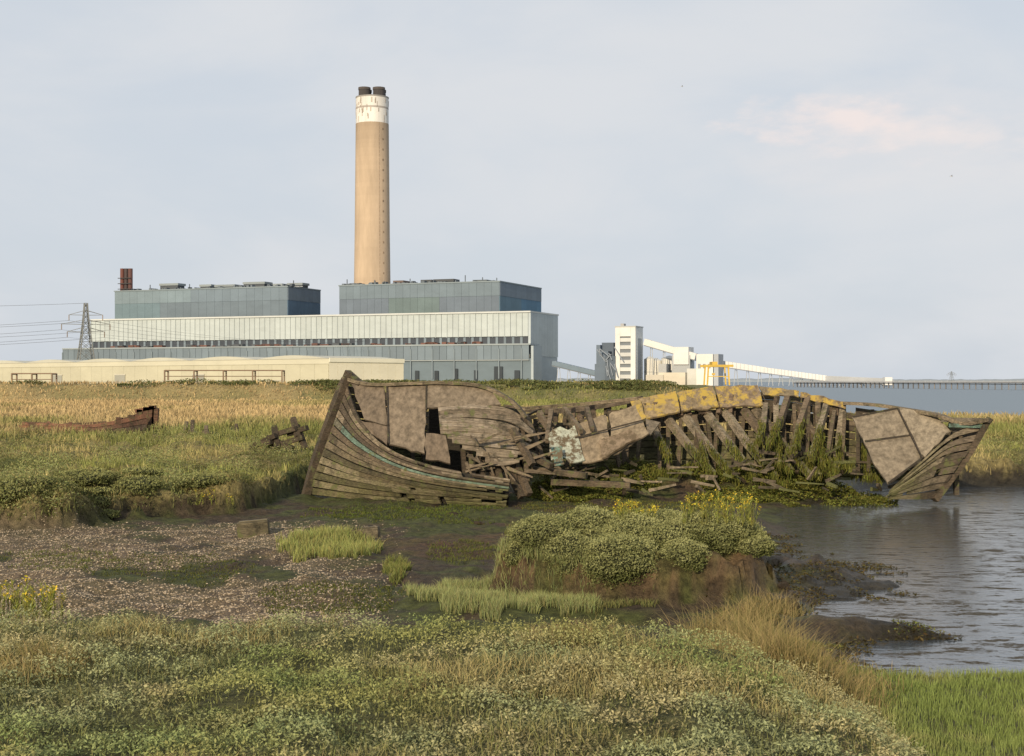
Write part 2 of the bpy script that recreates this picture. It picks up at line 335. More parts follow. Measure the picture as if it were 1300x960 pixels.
for k,tt in enumerate((30,62,98)):
    fw.box(b,tt,tt+5,-.18,-.13,0,4.2,(.30,.30,.26),.1)
    fw.box(b,tt-.2,tt+5.2,-.2,-.14,4.22,4.5,(.5,.48,.4))
b.make('loading_doors',M_far,WH)
def rack(px0,px1,yt,n,d,name):
    e=E(name); b=B(); zt=W(0,yt,d).z; z0=.3; x0=W(px0,484,d).x; x1=W(px1,484,d).x; br=(.16,.11,.07)
    for i in range(n):
        x=x0+(x1-x0)*i/(n-1)
        for dy in(0,3): b.beam((x,d+dy,z0),(x,d+dy,zt),.28,.28,br)
        b.beam((x,d,zt-.2),(x,d+3,zt-.2),.25,.25,br)
    b.make('posts',M_steel,e); b=B()
    for dy in(0,1,2,3): b.tube((x0,d+dy,zt-.05),(x1,d+dy,zt-.05),.12,.12,(.22,.15,.1),8)
    b.tube((x0,d,zt-1.3),(x1,d,zt-1.3),.08,.08,br,8); b.tube((x0,d,zt-2.2),(x1,d,zt-2.2),.08,.08,(.4,.38,.3),8)
    b.make('pipes',M_steel,e)
rack(209,358,470,5,300,'pipe_rack'); rack(15,66,474,3,300,'pipe_rack')
# ------------------------------------------------ pylons
def pylon(px,pyt,d,basew,armdef,name,th=.34):
    e=E(name); b=B(); cx=W(px,484,d).x; zt=W(px,pyt,d).z; g=(.15,.16,.16)
    ang=.5; 
    def P(sx,sy,z):
        f=z/zt; hw=basew/2*(1-f)**1.25*.95+.5*(f)+.1; X_=sx*hw;Y_=sy*hw; return Vector((cx+X_*math.cos(ang)-Y_*math.sin(ang),d+X_*math.sin(ang)+Y_*math.cos(ang),z))
    lv=[0,.16,.3,.43,.54,.64,.72,.8,.87,.94,1]; cs=[(-1,-1),(1,-1),(1,1),(-1,1)]
    for k in range(len(lv)-1):
        z0,z1=lv[k]*zt,lv[k+1]*zt
        for i in range(4):
            a=cs[i];c=cs[(i+1)%4]
            b.beam(P(*a,z0),P(*a,z1),th,th,g); b.beam(P(*a,z0),P(*c,z1),th*.55,th*.55,g); b.beam(P(*c,z0),P(*a,z1),th*.55,th*.55,g); b.beam(P(*a,z1),P(*c,z1),th*.5,th*.5,g)
    b.make('lattice_tower',M_steel,e); b=B(); tips=[]
    for f,hl in armdef:
        z_=zt*f
        for s in(-1,1):
            tip=Vector((cx+s*hl,d+s*hl*.15,z_)); tips.append(tip)
            for zz_ in(z_-.1,z_+1.8): 
                for sy in(-1,1): b.beam(P(s*.8,sy,zz_),tip,th*.55,th*.55,g)
            b.beam(tip,tip-Vector((0,0,2.4)),.3,.3,(.2,.16,.13))
    b.make('crossarms',M_steel,e); return e,tips,Vector((cx,d,zt))
e,tips,top=pylon(109,385,600,9.5,[(.66,7.5),(.75,9.8),(.86,6.8)],'electricity_pylon')
b=B()
def wire(p0,p1,sag,r=.06):
    prev=p0
    for i in range(1,25):
        t=i/24; p=p0.lerp(p1,t)-Vector((0,0,sag*4*t*(1-t))); b.tube(prev,p,r,r,(.12,.12,.13),5,cap=False); prev=p
for i,tp in enumerate(tips):
    tq=tp-Vector((0,0,2.4)); wire(tq,Vector((tp.x-230,tp.y-190,tp.z-4)),7)
    wire(tq,Vector((-95+i*3,930,30)),5,.04)
wire(top,Vector((top.x-230,top.y-190,top.z-2)),5)
b.make('power_lines',M_steel,e)
pylon(1208,471.5,2600,9,[(.66,7),(.75,9),(.86,6)],'electricity_pylon',.3)
# ------------------------------------------------ coal handling plant
a=W(755,484,820); f2=Fr((a.x,a.y),(a.x+fr.u.x,a.y+fr.u.y)); wht=(.60,.60,.58)
TW=E('conveyor_transfer_tower'); b=B()
t0_,t1_,zc=f2.pbox(b,783,806,416,0,14,0,(.16,.18,.2))
fw_=(.62,.62,.60)
f2.box(b,t0_-.6,t0_+2.2,-1,-.05,0,zc+.4,fw_); f2.box(b,t1_-2.2,t1_+.6,-1,-.05,0,zc+.4,fw_)
f2.box(b,t0_+2.25,t1_-2.25,-1,-.05,zc-5,zc+.4,fw_)
for k in range(6): f2.box(b,t0_+2.25,t1_-2.25,-.7,-.05,4+k*4.2,6.2+k*4.2,(.50,.51,.50),.08)
f2.box(b,t1_+.02,t1_+.65,-.04,14,0,zc+.4,(.58,.60,.60)); f2.box(b,t1_+.66,t1_+.8,3,11,3,zc-6,(.26,.29,.32))
f2.box(b,t0_-.9,t1_+.9,-1.3,14.4,zc+.42,zc+1,(.4,.42,.42)); f2.box(b,t0_+1,t0_+3,4,8,zc+1.02,zc+2.6,(.3,.3,.3))
b.make('tower',M_far,TW)
CP=E('coal_handling_plant'); b=B(); bd=(.10,.13,.17)
for p0,p1,py,o in((757,762,438,6),(764,779,435,10),(768,781,452,-2),(755,781,462,0),(760,772,446,3)):
    f2.pbox(b,p0,p1,py,o,o+9,0,bd,j=.25)
for i in range(14):
    p=random.uniform(755,780); y0=random.uniform(436,470); t=f2.hit(p,-3)[0]; z0=f2.z(p,y0,-3); b.beam(f2.pt(t,-3,z0),f2.pt(t+random.uniform(-4,6),-3,z0-random.uniform(3,9)),.5,.5,(.2,.23,.27))
b.make('crusher_house',M_far,CP); b=B()
for p,r,py in((825,3.4,456),(833,3.2,458),(850,4.8,455),(866,4.2,457),(874,3,466)):
    P=W(p,484,835); z1=W(p,py,835).z; b.tube((P.x,P.y,0),(P.x,P.y,z1),r,r,(.60,.59,.54),20); b.tube((P.x,P.y,z1),(P.x,P.y,z1+1.6),r,.6,(.5,.5,.47),20)
    b.tube((P.x,P.y,z1*.5),(P.x,P.y,z1*.5+.4),r+.15,r+.15,(.4,.4,.38),20)
b.make('silos',M_far,CP); b=B()
f2.pbox(b,836,846,462,6,16,0,(.35,.36,.36)); f2.pbox(b,855,874,440.5,10,22,12,wht); f2.pbox(b,853,876,451,11,21,0,(.34,.36,.37)); f2.pbox(b,884,905,449.5,-6,8,0,(.62,.62,.59)); f2.pbox(b,906,912,449.5,-5,7,0,(.34,.36,.38))
for k in range(3):
    t=f2.hit(886+k*6.3,-6.1)[0]; z_=f2.z(890,462,-6); f2.box(b,t,t+1.6,-6.15,-6.05,z_-2.5,z_,(.25,.27,.3))
f2.pbox(b,872,884,468,-4,6,0,(.5,.5,.47)); f2.pbox(b,836,870,473,-8,-2,0,(.48,.44,.36),j=.1); f2.pbox(b,820,842,476,-9,-3,0,(.42,.39,.33),j=.1)
b.make('transfer_houses',M_far,CP)
CV=E('coal_conveyor'); b=B()
def gallery(p0,p1,w_,h,c,nleg):
    b.beam(p0,p1,w_,h,c,0); d=p1-p0
    b.beam(p0-Vector((0,0,h/2+.35)),p1-Vector((0,0,h/2+.35)),w_+.4,.4,(.2,.22,.24),0)
    for i in range(nleg*3):
        p=p0+d*((i+.5)/(nleg*3)); b.beam(p+Vector((0,-w_/2-.05,-h/2)),p+Vector((0,-w_/2-.05,h/2)),.35,.1,(.34,.36,.38))
    for i in range(nleg):
        p=p0+d*((i+.5)/nleg)
        for s in(-1.3,1.3): b.beam(p+Vector((s*.3,0,-h/2)),Vector((p.x+s,p.y,-.4)),.35,.35,(.34,.36,.38))
gallery(W(819,434,825),W(884,453,812),4.2,3.6,wht,4)
gallery(W(912,461,808),W(972,470,800),3.6,3.2,wht,4); gallery(W(972,470,800),W(1050,480.5,790),3.4,3.0,wht,6); gallery(W(1050,480.5,790),W(1130,484.3,700),3.0,2.8,(.60,.60,.58),6)
b.beam(W(1122,484,700),W(1131,484,700),5,3.8,(.6,.6,.58))
gallery(W(703,461,850),W(782,480,822),3.4,2.6,(.16,.21,.26),6)
b.make('galleries',M_far,CV)
GC=E('gantry_crane'); b=B(); ye=(.50,.34,.06); d=700
for px in(898,926):
    for dy in(0,12): b.beam(W(px,489,d)+Vector((0,dy,0)),W(px+(1.5 if px<910 else -1.5),465,d)+Vector((0,dy,0)),.7,.7,ye)
for dy in(0,12): b.beam(W(893,464.5,d)+Vector((0,dy,0)),W(931,464.5,d)+Vector((0,dy,0)),1,1.1,ye)
b.beam(W(898,478,d),W(926,478,d),.4,.4,ye); b.make('gantry_frame',M_steel,GC); b=B()
b.beam(W(908,461.5,d)+Vector((0,1,0)),W(908,461.5,d)+Vector((0,11,0)),2.6,1.8,(.5,.33,.06)); b.beam(W(908,465,d)+Vector((0,6,0)),W(908,474,d)+Vector((0,6,0)),.25,.25,(.1,.1,.1)); b.beam(W(906,475,d)+Vector((0,6,0)),W(910,475,d)+Vector((0,6,0)),1,1,(.5,.33,.06)); b.make('trolley',M_steel,GC)
# jetty
JT=E('jetty'); b=B(); j0=Vector((W(1010,484,620).x,620)); j1=Vector((W(1300,484,420).x,420)); j2=j1+(j1-j0)*.8; n=84
b.beam((j0.x,j0.y,2.0),(j2.x,j2.y,2.0),2.4,.26,(.26,.26,.26)); b.make('deck',M_conc,JT); b=B(); dr=(j2-j0)  # deck grey is paled, distance haze put into the colour
for i in range(n):
    p=j0+dr*i/n
    for s in(-1.0,1.0): b.beam((p.x-s*.7,p.y+s,-.9),(p.x-s*.7,p.y+s,1.86),.24,.24,(.19,.18,.175),.3)  # piles paled for haze like the deck
    b.beam((p.x-.7,p.y+1.0,1.6),(p.x+.7,p.y-1.0,1.6),.22,.26,(.19,.18,.17))
b.make('piles',M_conc,JT); b=B()
for i in range(0,n):
    p=j0+dr*i/n; b.beam((p.x-.8,p.y-1.1,2.14),(p.x-.8,p.y-1.1,2.8),.06,.06,(.4,.4,.4))
b.beam((j0.x-.8,j0.y-1.1,2.8),(j2.x-.8,j2.y-1.1,2.8),.06,.06,(.4,.4,.4)); b.tube((j0.x,j0.y,2.3),(j2.x,j2.y,2.3),.14,.14,(.45,.45,.44),8); b.make('handrail_and_pipe',M_steel,JT)
# distant shore
xs_=np.linspace(-3500,4500,900); top_=5+8*fbm(xs_*.004,xs_*0,3,5)+4*fbm(xs_*.05,xs_*0,2,8)
V=[];c=[]
for yy,k in((5200,0),(5210,.55),(5260,1),(5600,.2)):
    for x_,h in zip(xs_,top_): V.append((x_,yy,-1 if k==0 else h*k)); c.append((.24,.27,.29,1))
n=len(xs_); idx=np.arange(4*n).reshape(4,n); q=np.stack([idx[:-1,:-1],idx[:-1,1:],idx[1:,1:],idx[1:,:-1]],-1).reshape(-1,4)
npmesh('distant_hills',np.array(V),q.ravel(),np.arange(len(q))*4,np.array(c),M_far)
# ------------------------------------------------ SHIPWRECK
def resamp(ctrl,n):
    P=[Vector(c) for c in ctrl]; k=len(P)-1; out=[]
    for i in range(n+1):
        t=i/n*k; s=min(int(t),k-1); f=t-s
        p0=P[max(s-1,0)];p1=P[s];p2=P[s+1];p3=P[min(s+2,k)]
        out.append(.5*((2*p1)+(p2-p0)*f+(2*p0-5*p1+4*p2-p3)*f*f+(3*p1-p0-3*p2+p3)*f**3))
    return out
toW=lambda L_:[W(*p) for p in L_]
def rag(L_,a=1.4,step=7):
    out=[]
    for i in range(len(L_)):
        p=Vector(L_[i]);q_=Vector(L_[(i+1)%len(L_)]); m_=max(1,int((q_-p).length/step))
        for k in range(m_):
            v_=p.lerp(q_,k/m_); j=a*(1 if random.random()<.8 else 2.4)
            out.append((v_.x+random.uniform(-j,j)*.7,v_.y+random.uniform(-j,j)*.7,v_.z))
    return [W(*p) for p in out]
GA=(.10,.11,.03)
def shell(b,Tc,Bc,ns,n,th,colf,bulge=0,maskf=None,gap=.06,shim=.02,alg=None,sag=0):
    T=resamp(Tc,n);Bo=resamp(Bc,n)
    for s in range(ns):
        js=random.uniform(-sag,sag)
        def row(f): return toW([(a.x+(c.x-a.x)*f,a.y+(c.y-a.y)*f+js*i/n,a.z+(c.z-a.z)*f-bulge*math.sin(math.pi*f)) for i,(a,c) in enumerate(zip(T,Bo))])
        off=Vector((0,random.uniform(-shim,shim),0)); A_=[p+off for p in row((s+gap)/ns)]; B_=[p+off for p in row((s+1-gap)/ns)]
        cc=colf(s/ns); ph=random.randrange(9)
        for i in range(n):
            if maskf and maskf(i/n,s/ns): continue
            if (i+ph)%9==0: cc=colf(s/ns)
            c2=cc
            if alg:
                a_=max(0,min(1,alg(i/n,s/ns)))*random.uniform(.5,1); c2=tuple(cc[k]*(1-a_)+GA[k]*a_ for k in range(3))
            b.plate([A_[i],A_[i+1],B_[i+1],B_[i]],th,c2,.12)
SH=E('wooden_shipwreck')
T_=[(441,490,30.7),(456,530,30.0),(490,566,29.4),(550,590,29.0),(648,607,28.8)]
Bm=[(390,628,30.3),(450,634,29.8),(520,638,29.3),(580,640,29.0),(642,643,28.8)]
def hc(f):
    if .26<=f<.34 : return random.choice([(.10,.15,.12),(.13,.12,.085),(.11,.16,.125)])
    return random.choice([(.10,.075,.05),(.14,.108,.073),(.07,.054,.037),(.175,.14,.095)])
b=B(); shell(b,T_,Bm,14,30,.05,hc,.22,lambda t,s:(t>.8 and random.random()<.3) or (t>.3 and random.random()<.02),gap=.08,shim=.03,alg=lambda t,s:s*.9-.3+.5*max(0,t-.4),sag=2)
b.make('bow_planking',M_wood,SH)
b=B(); shell(b,[(x,y+3,d+.14) for x,y,d in T_],[(x+3,y,d+.14) for x,y,d in Bm],2,14,.03,lambda f:(.02,.017,.013),.2,gap=0)  # near-black sheet close behind the planks, paints the shaded interior into the gaps
b.make('bow_dark_backing',M_wood,SH)
b=B()
b.plate(rag([(446,488,30.6),(488,488,30.45),(491,540,29.75),(462,532,30.0)]),.05,(.14,.11,.078))
b.plate(rag([(491,488,30.44),(540,487,30.35),(541,520,29.9),(538,575,29.2),(493,563,29.42)]),.05,(.16,.127,.09))
b.plate(rag([(541,487,30.34),(600,488,30.25),(622,494,30.2),(636,513,29.95),(560,517,29.9),(542,518,29.9)]),.05,(.15,.12,.085))
b.plate(rag([(541,550,29.5),(566,552,29.45),(572,588,29.1),(540,582,29.15)]),.05,(.13,.10,.07))
b.plate(rag([(455,534,29.95),(492,541,29.7),(492,565,29.4),(470,548,29.75)]),.05,(.12,.092,.065))
b.make('bow_topside_sheeting',M_panel,SH)
# topside boards : close-laid, sprung and torn away towards amidships
b=B(); gp=lambda f:random.choice([(.20,.163,.118),(.17,.136,.095),(.23,.19,.142),(.145,.113,.078)])
NS=13; ragr=[min(1,random.uniform(.72,1.05)-.25*max(0,i/NS-.6)) for i in range(NS)]; rl=[0,0,0,0,0,0,0,.05,.12,.22,.34,.42,.5]
shell(b,[(556,517,29.92),(605,513,29.97),(650,521,29.97),(678,545,29.9)],[(562,580,29.2),(600,590,29.15),(640,592,29.15),(668,586,29.2)],NS,22,.03,gp,.06,lambda t,s:t>ragr[min(NS-1,int(s*NS+.01))] or t<rl[min(NS-1,int(s*NS+.01))],gap=.03,shim=.018,sag=2.2)
for k in range(8):
    x=585+k*11; b.beam(W(x,540,30.02),W(x+random.uniform(2,9),612,29.3),.09,.12,(.08,.06,.04),.3)
for k in range(22):
    x0=random.uniform(590,668);y0=random.uniform(550,604); an=random.uniform(-.5,1.3); L_=random.uniform(14,40); b.beam(W(x0,y0,29.25),W(x0+L_*math.cos(an),y0+L_*math.sin(an),29.0+random.uniform(-.1,.3)),.03,random.uniform(.04,.10),(.14,.11,.075),.4,taper=.4)
b.make('topside_planks',M_wood,SH)
b=B(); b.plate(toW([(545,500,30.9),(660,520,31.3),(665,600,30.6),(545,596,30.4)]),.03,(.03,.025,.018)); b.make('dark_interior_backing',M_wood,SH)  # near-black plate added behind the boards, stands in for the unlit hull interior
b=B(); g=resamp([(437,480,30.8),(470,488,30.5),(520,487,30.35),(560,486,30.3),(610,490,30.2),(648,508,30.0),(668,530,29.9)],20); g=toW([tuple(p) for p in g])
for i in range(20): b.beam(g[i],g[i+1]+(g[i+1]-g[i])*.05,.15,.07,(.15,.12,.08),.2)
s_=toW([tuple(p) for p in resamp([(446,478,30.8),(438,484,30.75),(420,530,30.55),(402,580,30.4),(388,630,30.3)],14)])
for i in range(14): b.beam(s_[i],s_[i+1]+(s_[i+1]-s_[i])*.06,.2,.15,(.07,.052,.034),.2)
b.beam(W(440,474,30.9),W(458,490,30.6),.16,.16,(.06,.045,.03))
b.make('stem_post_and_rail',M_wood,SH)
FT=[(443,490,31.0),(540,505,32.2),(650,516,32.8),(740,514,33.0),(830,510,33.0),(965,497,32.8),(1080,516,32.3),(1180,530,31.3),(1246,540,30.3)]
FB=[(420,600,30.8),(540,596,31.5),(650,596,31.9),(740,598,32.1),(830,600,32.1),(965,604,31.9),(1080,606,31.5),(1160,612,30.9),(1190,622,30.3)]
b=B(); shell(b,FT,FB,11,70,.05,lambda f:random.choice([(.10,.078,.053),(.075,.058,.04),(.14,.11,.075),(.05,.04,.028)]),-.15,lambda t,s:(s<.25 and .25<t<.45 and random.random()<.45) or random.random()<.04,gap=.06,alg=lambda t,s:(s-.3)*1.5,sag=1.5)
b.make('far_side_planking',M_wood,SH)
M_lich=vcmat('lichened_boards',scale=9,amt=.6,bump=.5,bdist=.02,rough=.88,blotch=(.36,.255,.055),bscale=3.6,bpos=(.47,.56))
b=B()
for q_,c_ in (([(808,506,32.4),(858,497,32.5),(863,522,32.0),(820,532,31.9)],(.20,.15,.085)),([(860,497,32.5),(905,490,32.5),(913,516,32.1),(865,522,32.0)],(.17,.13,.08)),([(907,490,32.5),(962,489,32.5),(969,514,32.1),(915,516,32.1)],(.16,.12,.08)),
   ([(964,490,32.5),(1015,496,32.35),(1014,504,32.3),(969,501,32.4)],(.16,.13,.085)),([(1016,497,32.3),(1075,511,32.1),(1073,519,32.05),(1016,505,32.3)],(.13,.10,.07)),([(800,510,32.2),(812,507,32.2),(822,532,31.8),(812,538,31.8)],(.24,.18,.08))):
    b.plate(rag(q_,1.0),.05,c_)
b.make('bulwark_capping',M_lich,SH); b=B()
cap=toW([tuple(p) for p in resamp([(1072,512,32.1),(1110,514,31.7),(1150,520,31.2),(1190,527,30.6),(1225,538,30.2),(1256,533,29.9)],14)])
for i in range(14): b.beam(cap[i],cap[i+1]+(cap[i+1]-cap[i])*.05,.22,.07,(.17,.135,.09),.2)
cap=toW([tuple(p) for p in resamp([(640,517,32.8),(700,522,32.9),(760,516,33),(815,506,32.7)],14)])
for i in range(14): b.beam(cap[i],cap[i+1],.2,.12,(.09,.07,.05),.25)
cap=toW([tuple(p) for p in resamp([(655,520,31.5),(700,516,31.8),(750,512,32),(808,506,32.3)],10)])
for i in range(10): b.beam(cap[i],cap[i+1],.12,.07,(.20,.155,.10),.25)
ribs=[((846,530),(906,602)),((868,526),(938,612)),((896,523),(958,604)),((920,522),(985,606)),((944,520),(1004,598)),((826,535),(850,580)),((972,515),(962,560)),((1000,506),(975,565)),((1026,508),(1008,570)),((1050,513),(1030,580)),((1070,520),(1062,596)),((1088,528),(1104,606)),((1010,560),(1040,604)),((985,515),(990,590)),((1038,512),(1045,590)),((958,518),(1030,606)),((880,530),(900,600)),((1015,520),(1060,600))]
for (x0,y0),(x1,y1) in ribs:
    d0=32.3;d1=30.6; pm=W((x0+x1)/2+random.uniform(-3,3),(y0+y1)/2+3,(d0+d1)/2+.1); c_=random.choice([(.18,.145,.10),(.23,.19,.135),(.14,.105,.07)])
    b.beam(W(x0,y0,d0),pm,.12,.17,c_,.1); b.beam(pm,W(x1,y1,d1),.12,.16,tuple(c_[k]*.5+GA[k]*.5 for k in range(3)),.1,taper=.8)
for i in range(34):
    x=random.uniform(660,1180); yb=np.interp(x,[640,740,830,965,1080,1190],[520,518,508,500,518,534]); b.beam(W(x,yb+22,32.2),W(x+random.uniform(-5,5),yb+random.uniform(-2,10),32.3),.09,.10,(.11,.08,.055),.4)
for i in range(46):
    x=450+i*16+random.uniform(-3,3); yt=np.interp(x,[440,650,740,830,965,1080,1190],[500,524,520,514,506,522,536]); dd=np.interp(x,[440,650,965,1190],[31.0,32.4,32.4,30.8]); b.beam(W(x,yt+3,dd+.15),W(x+random.uniform(-12,16),600,dd-.8),.08,.10,(.085,.065,.042),.35)
for (x0,y0),(x1,y1) in (((668,530),(690,585)),((684,524),(712,570)),((700,522),(694,560)),((655,535),(668,590)),((745,520),(752,545)),((716,520),(738,548))):
    b.beam(W(x0,y0,31.2),W(x1,y1,30.3),.10,.14,(.13,.10,.068),.25,taper=.8)
b.make('frames_and_rails',M_wood,SH)
b=B()
b.plate(rag([(727,540,30.6),(770,526,30.85),(775,578,29.95),(770,583,29.9),(740,588,29.9)]),.04,(.21,.165,.11))
b.plate(rag([(773,525,30.86),(806,513,31.0),(823,550,30.2),(779,577,29.95)]),.04,(.24,.19,.125))
b.plate(toW([(820,532,31.0),(838,536,31.0),(826,552,30.4),(822,551,30.4)]),.04,(.16,.13,.09))
b.make('fallen_plywood_sheet',M_panel,SH); b=B()
b.plate(rag([(694,549,30.4),(712,541,30.45),(722,546,30.45),(730,541,30.5),(742,584,29.9),(724,588,29.8),(714,578,30),(700,584,29.9)]),.04,(.34,.36,.29))
b.plate(rag([(760,560,30.2),(800,545,30.2),(812,556,30.0),(765,582,29.8)]),.05,(.20,.15,.10))
b.plate(rag([(700,570,29.85),(712,566,29.85),(716,590,29.6),(704,592,29.6)]),.04,(.13,.22,.18))
b.make('fallen_painted_sheet',vcmat('peeling_paint',scale=9,amt=.4,bump=.4,blotch=(.10,.075,.045),bscale=6,bpos=(.46,.54)),SH); b=B()
b.plate(rag([(1082,529,31.0),(1139,518,31.0),(1170,583,29.9),(1128,614,29.5),(1110,590,29.9)],1.6),.05,(.18,.148,.105))
b.plate(rag([(1141,518,31.0),(1186,525,30.8),(1206,546,30.3),(1172,582,29.9)],1.6),.05,(.22,.183,.13))
b.make('stern_quarter_sheet',M_panel,SH)
b=B(); sm=(.05,.04,.03)
for p,q_ in (((1139.5,518,30.96),(1171,582,29.86)),((1083,529,30.95),(1139,518,30.95)),((1128,613,29.47),(1170,582,29.87)),((491,488,30.4),(493,563,29.38)),((541,488,30.3),(541,520,29.86)),((1098,560,30.35),(1158,552,30.4)),((730,556,30.3),(818,533,30.45))):
    b.beam(W(*p),W(*q_),.03,.03,sm)
b.make('battens',M_wood,SH)
b=B(); shell(b,[(1130,622,29.6),(1172,584,29.85),(1212,550,30.1),(1252,538,30.1)],[(1125,634,29.5),(1150,634,29.6),(1170,634,29.8),(1188,632,30.0)],9,12,.05,lambda f:random.choice([(.12,.094,.066),(.075,.058,.04),(.155,.124,.085)]),.1,lambda t,s:random.random()<.05,gap=.08,shim=.04,alg=lambda t,s:.7-t,sag=2)
shell(b,[(1254,540,30.15),(1240,548,31),(1190,540,31.5)],[(1190,630,30.1),(1200,622,30.8),(1190,612,31.4)],7,6,.05,lambda f:(.06,.05,.04),0,None,gap=.03)  # right-hand face in a darker colour, shadow of the underside painted in
s_=toW([tuple(p) for p in resamp([(1257,531,30.0),(1248,545,30.05),(1226,582,30.1),(1206,608,30.1),(1186,634,30.0)],10)])
for i in range(10): b.beam(s_[i],s_[i+1]+(s_[i+1]-s_[i])*.05,.18,.13,(.08,.06,.04),.2)
b.beam(W(1196,533,30.5),W(1257,534,29.9),.12,.10,(.14,.12,.09)); b.beam(W(1205,540,30.3),W(1250,541,30),.10,.08,(.10,.16,.13)); b.beam(W(1213,548,30.3),W(1214,628,30.6),.1,.1,(.07,.055,.04))
b.make('stern_planking',M_wood,SH)
b=B()
for i in range(150):
    x=random.uniform(640,1130) if i<90 else random.uniform(640,770); y0=random.uniform(572,624) if i<90 else random.uniform(525,606); d=float(np.interp(y0,[520,565,626],[32,31.2,29.8])); L_=random.uniform(8,38); an=random.gauss(.1,.6) if i<90 else random.uniform(-1.4,1.6)
    cc=random.choice([(.12,.095,.065),(.07,.055,.038),(.18,.145,.10),(.05,.042,.028),(.08,.085,.03)])
    b.beam(W(x,y0,d),W(x+L_*math.cos(an),y0+L_*math.sin(an)*.6,d+random.uniform(-.3,.3)),random.uniform(.03,.08),random.uniform(.03,.09),cc,.3,taper=random.uniform(.5,1))
for x0,y0,x1,y1 in ((640,585,662,632),(655,590,672,628),(626,580,640,630),(668,575,700,592),(676,596,745,604),(700,612,800,616),(650,545,676,590)):
    b.beam(W(x0,y0,29.5),W(x1,y1,29.1),.12,.12,(.09,.068,.045),.2)
b.make('fallen_timbers',M_wood,SH)
# ------------------------------------------------ small wrecks
W2=E('rusted_boat_wreck'); b=B()
shell(b,[(22,536,54),(60,537,53),(110,539,53),(150,533,53.5),(186,524,54.5)],[(26,550,54),(60,554,53),(110,556,53),(150,555,53.5),(186,553,54.5)],4,18,.06,lambda f:random.choice([(.17,.08,.045),(.13,.07,.045),(.2,.14,.1)]),.2,lambda t,s:random.random()<.1*(1-s))
shell(b,[(30,535,57),(90,537,57),(150,532,57),(192,517,56)],[(30,552,57),(90,552,57),(150,552,57),(192,552,56)],4,14,.06,lambda f:(.10,.06,.04),0,lambda t,s:random.random()<.2*(1-s))
b.make('rusted_plating',M_wood,W2); b=B()
for x,t in ((176,520),(184,517),(191,515),(196,518),(165,527),(150,530)): b.beam(W(x,552,55),W(x+2,t,55),.22,.2,(.10,.055,.035),.2)
b.beam(W(172,522,55),W(198,517,55),.2,.14,(.14,.07,.045)); 
for i in range(10): b.beam(W(30+i*14,555,53.5),W(34+i*14,random.uniform(536,546),54),.12,.1,(.16,.08,.05),.3)
b.make('frames',M_wood,W2)
W3=E('broken_timber_frame'); b=B()
for l in ((318,574,350,558),(335,576,385,560),(348,546,352,574),(372,536,378,560),(352,556,376,549),(376,545,388,575),(340,560,372,575),(366,556,390,548),(322,570,345,566)):
    b.beam(W(l[0],l[1]-5,38.5),W(l[2],l[3]-5,38.2),.14,.13,(.06,.045,.03),.3)
b.make('timbers',M_wood,W3)
def post(px,pyb,pyt,d,w_=.14):
    b=B(); b.beam(W(px,pyb,d),W(px+random.uniform(-1,1),pyt,d),w_,w_*.9,(.10,.08,.06),.2,taper=.85); b.beam(W(px-4,pyb-2,d),W(px+6,pyb+1,d-.2),.12,.08,(.09,.07,.05)); b.make('timber_post',M_wood)
post(236,549,535,50); post(244,549,533,50); post(262,550,540,50); post(300,548,538,55)
def block(px,py,d,l,h,w_,yaw,c,name):
    P=W(px,py,d); P.z=float(H(P.x,P.y))-.05; b=B(); ux=Vector((math.cos(yaw),math.sin(yaw),.04)); 
    b.beam(P+Vector((0,0,h/2)),P+ux*l+Vector((0,0,h/2+.02)),w_,h,c,.05); b.beam(P+Vector((.02,-.01,h+.012)),P+ux*l*.96+Vector((0,0,h+.03)),w_*.55,.02,tuple(x*1.2 for x in c),.1); ob=b.make(name,M_wood)
    bv=ob.modifiers.new('bevel','BEVEL'); bv.width=.02; bv.segments=2
block(302,678,23.2,.5,.28,.3,.1,(.12,.10,.06),'timber_baulk'); block(448,688,22.3,.42,.16,.2,-.1,(.14,.115,.075),'timber_baulk')
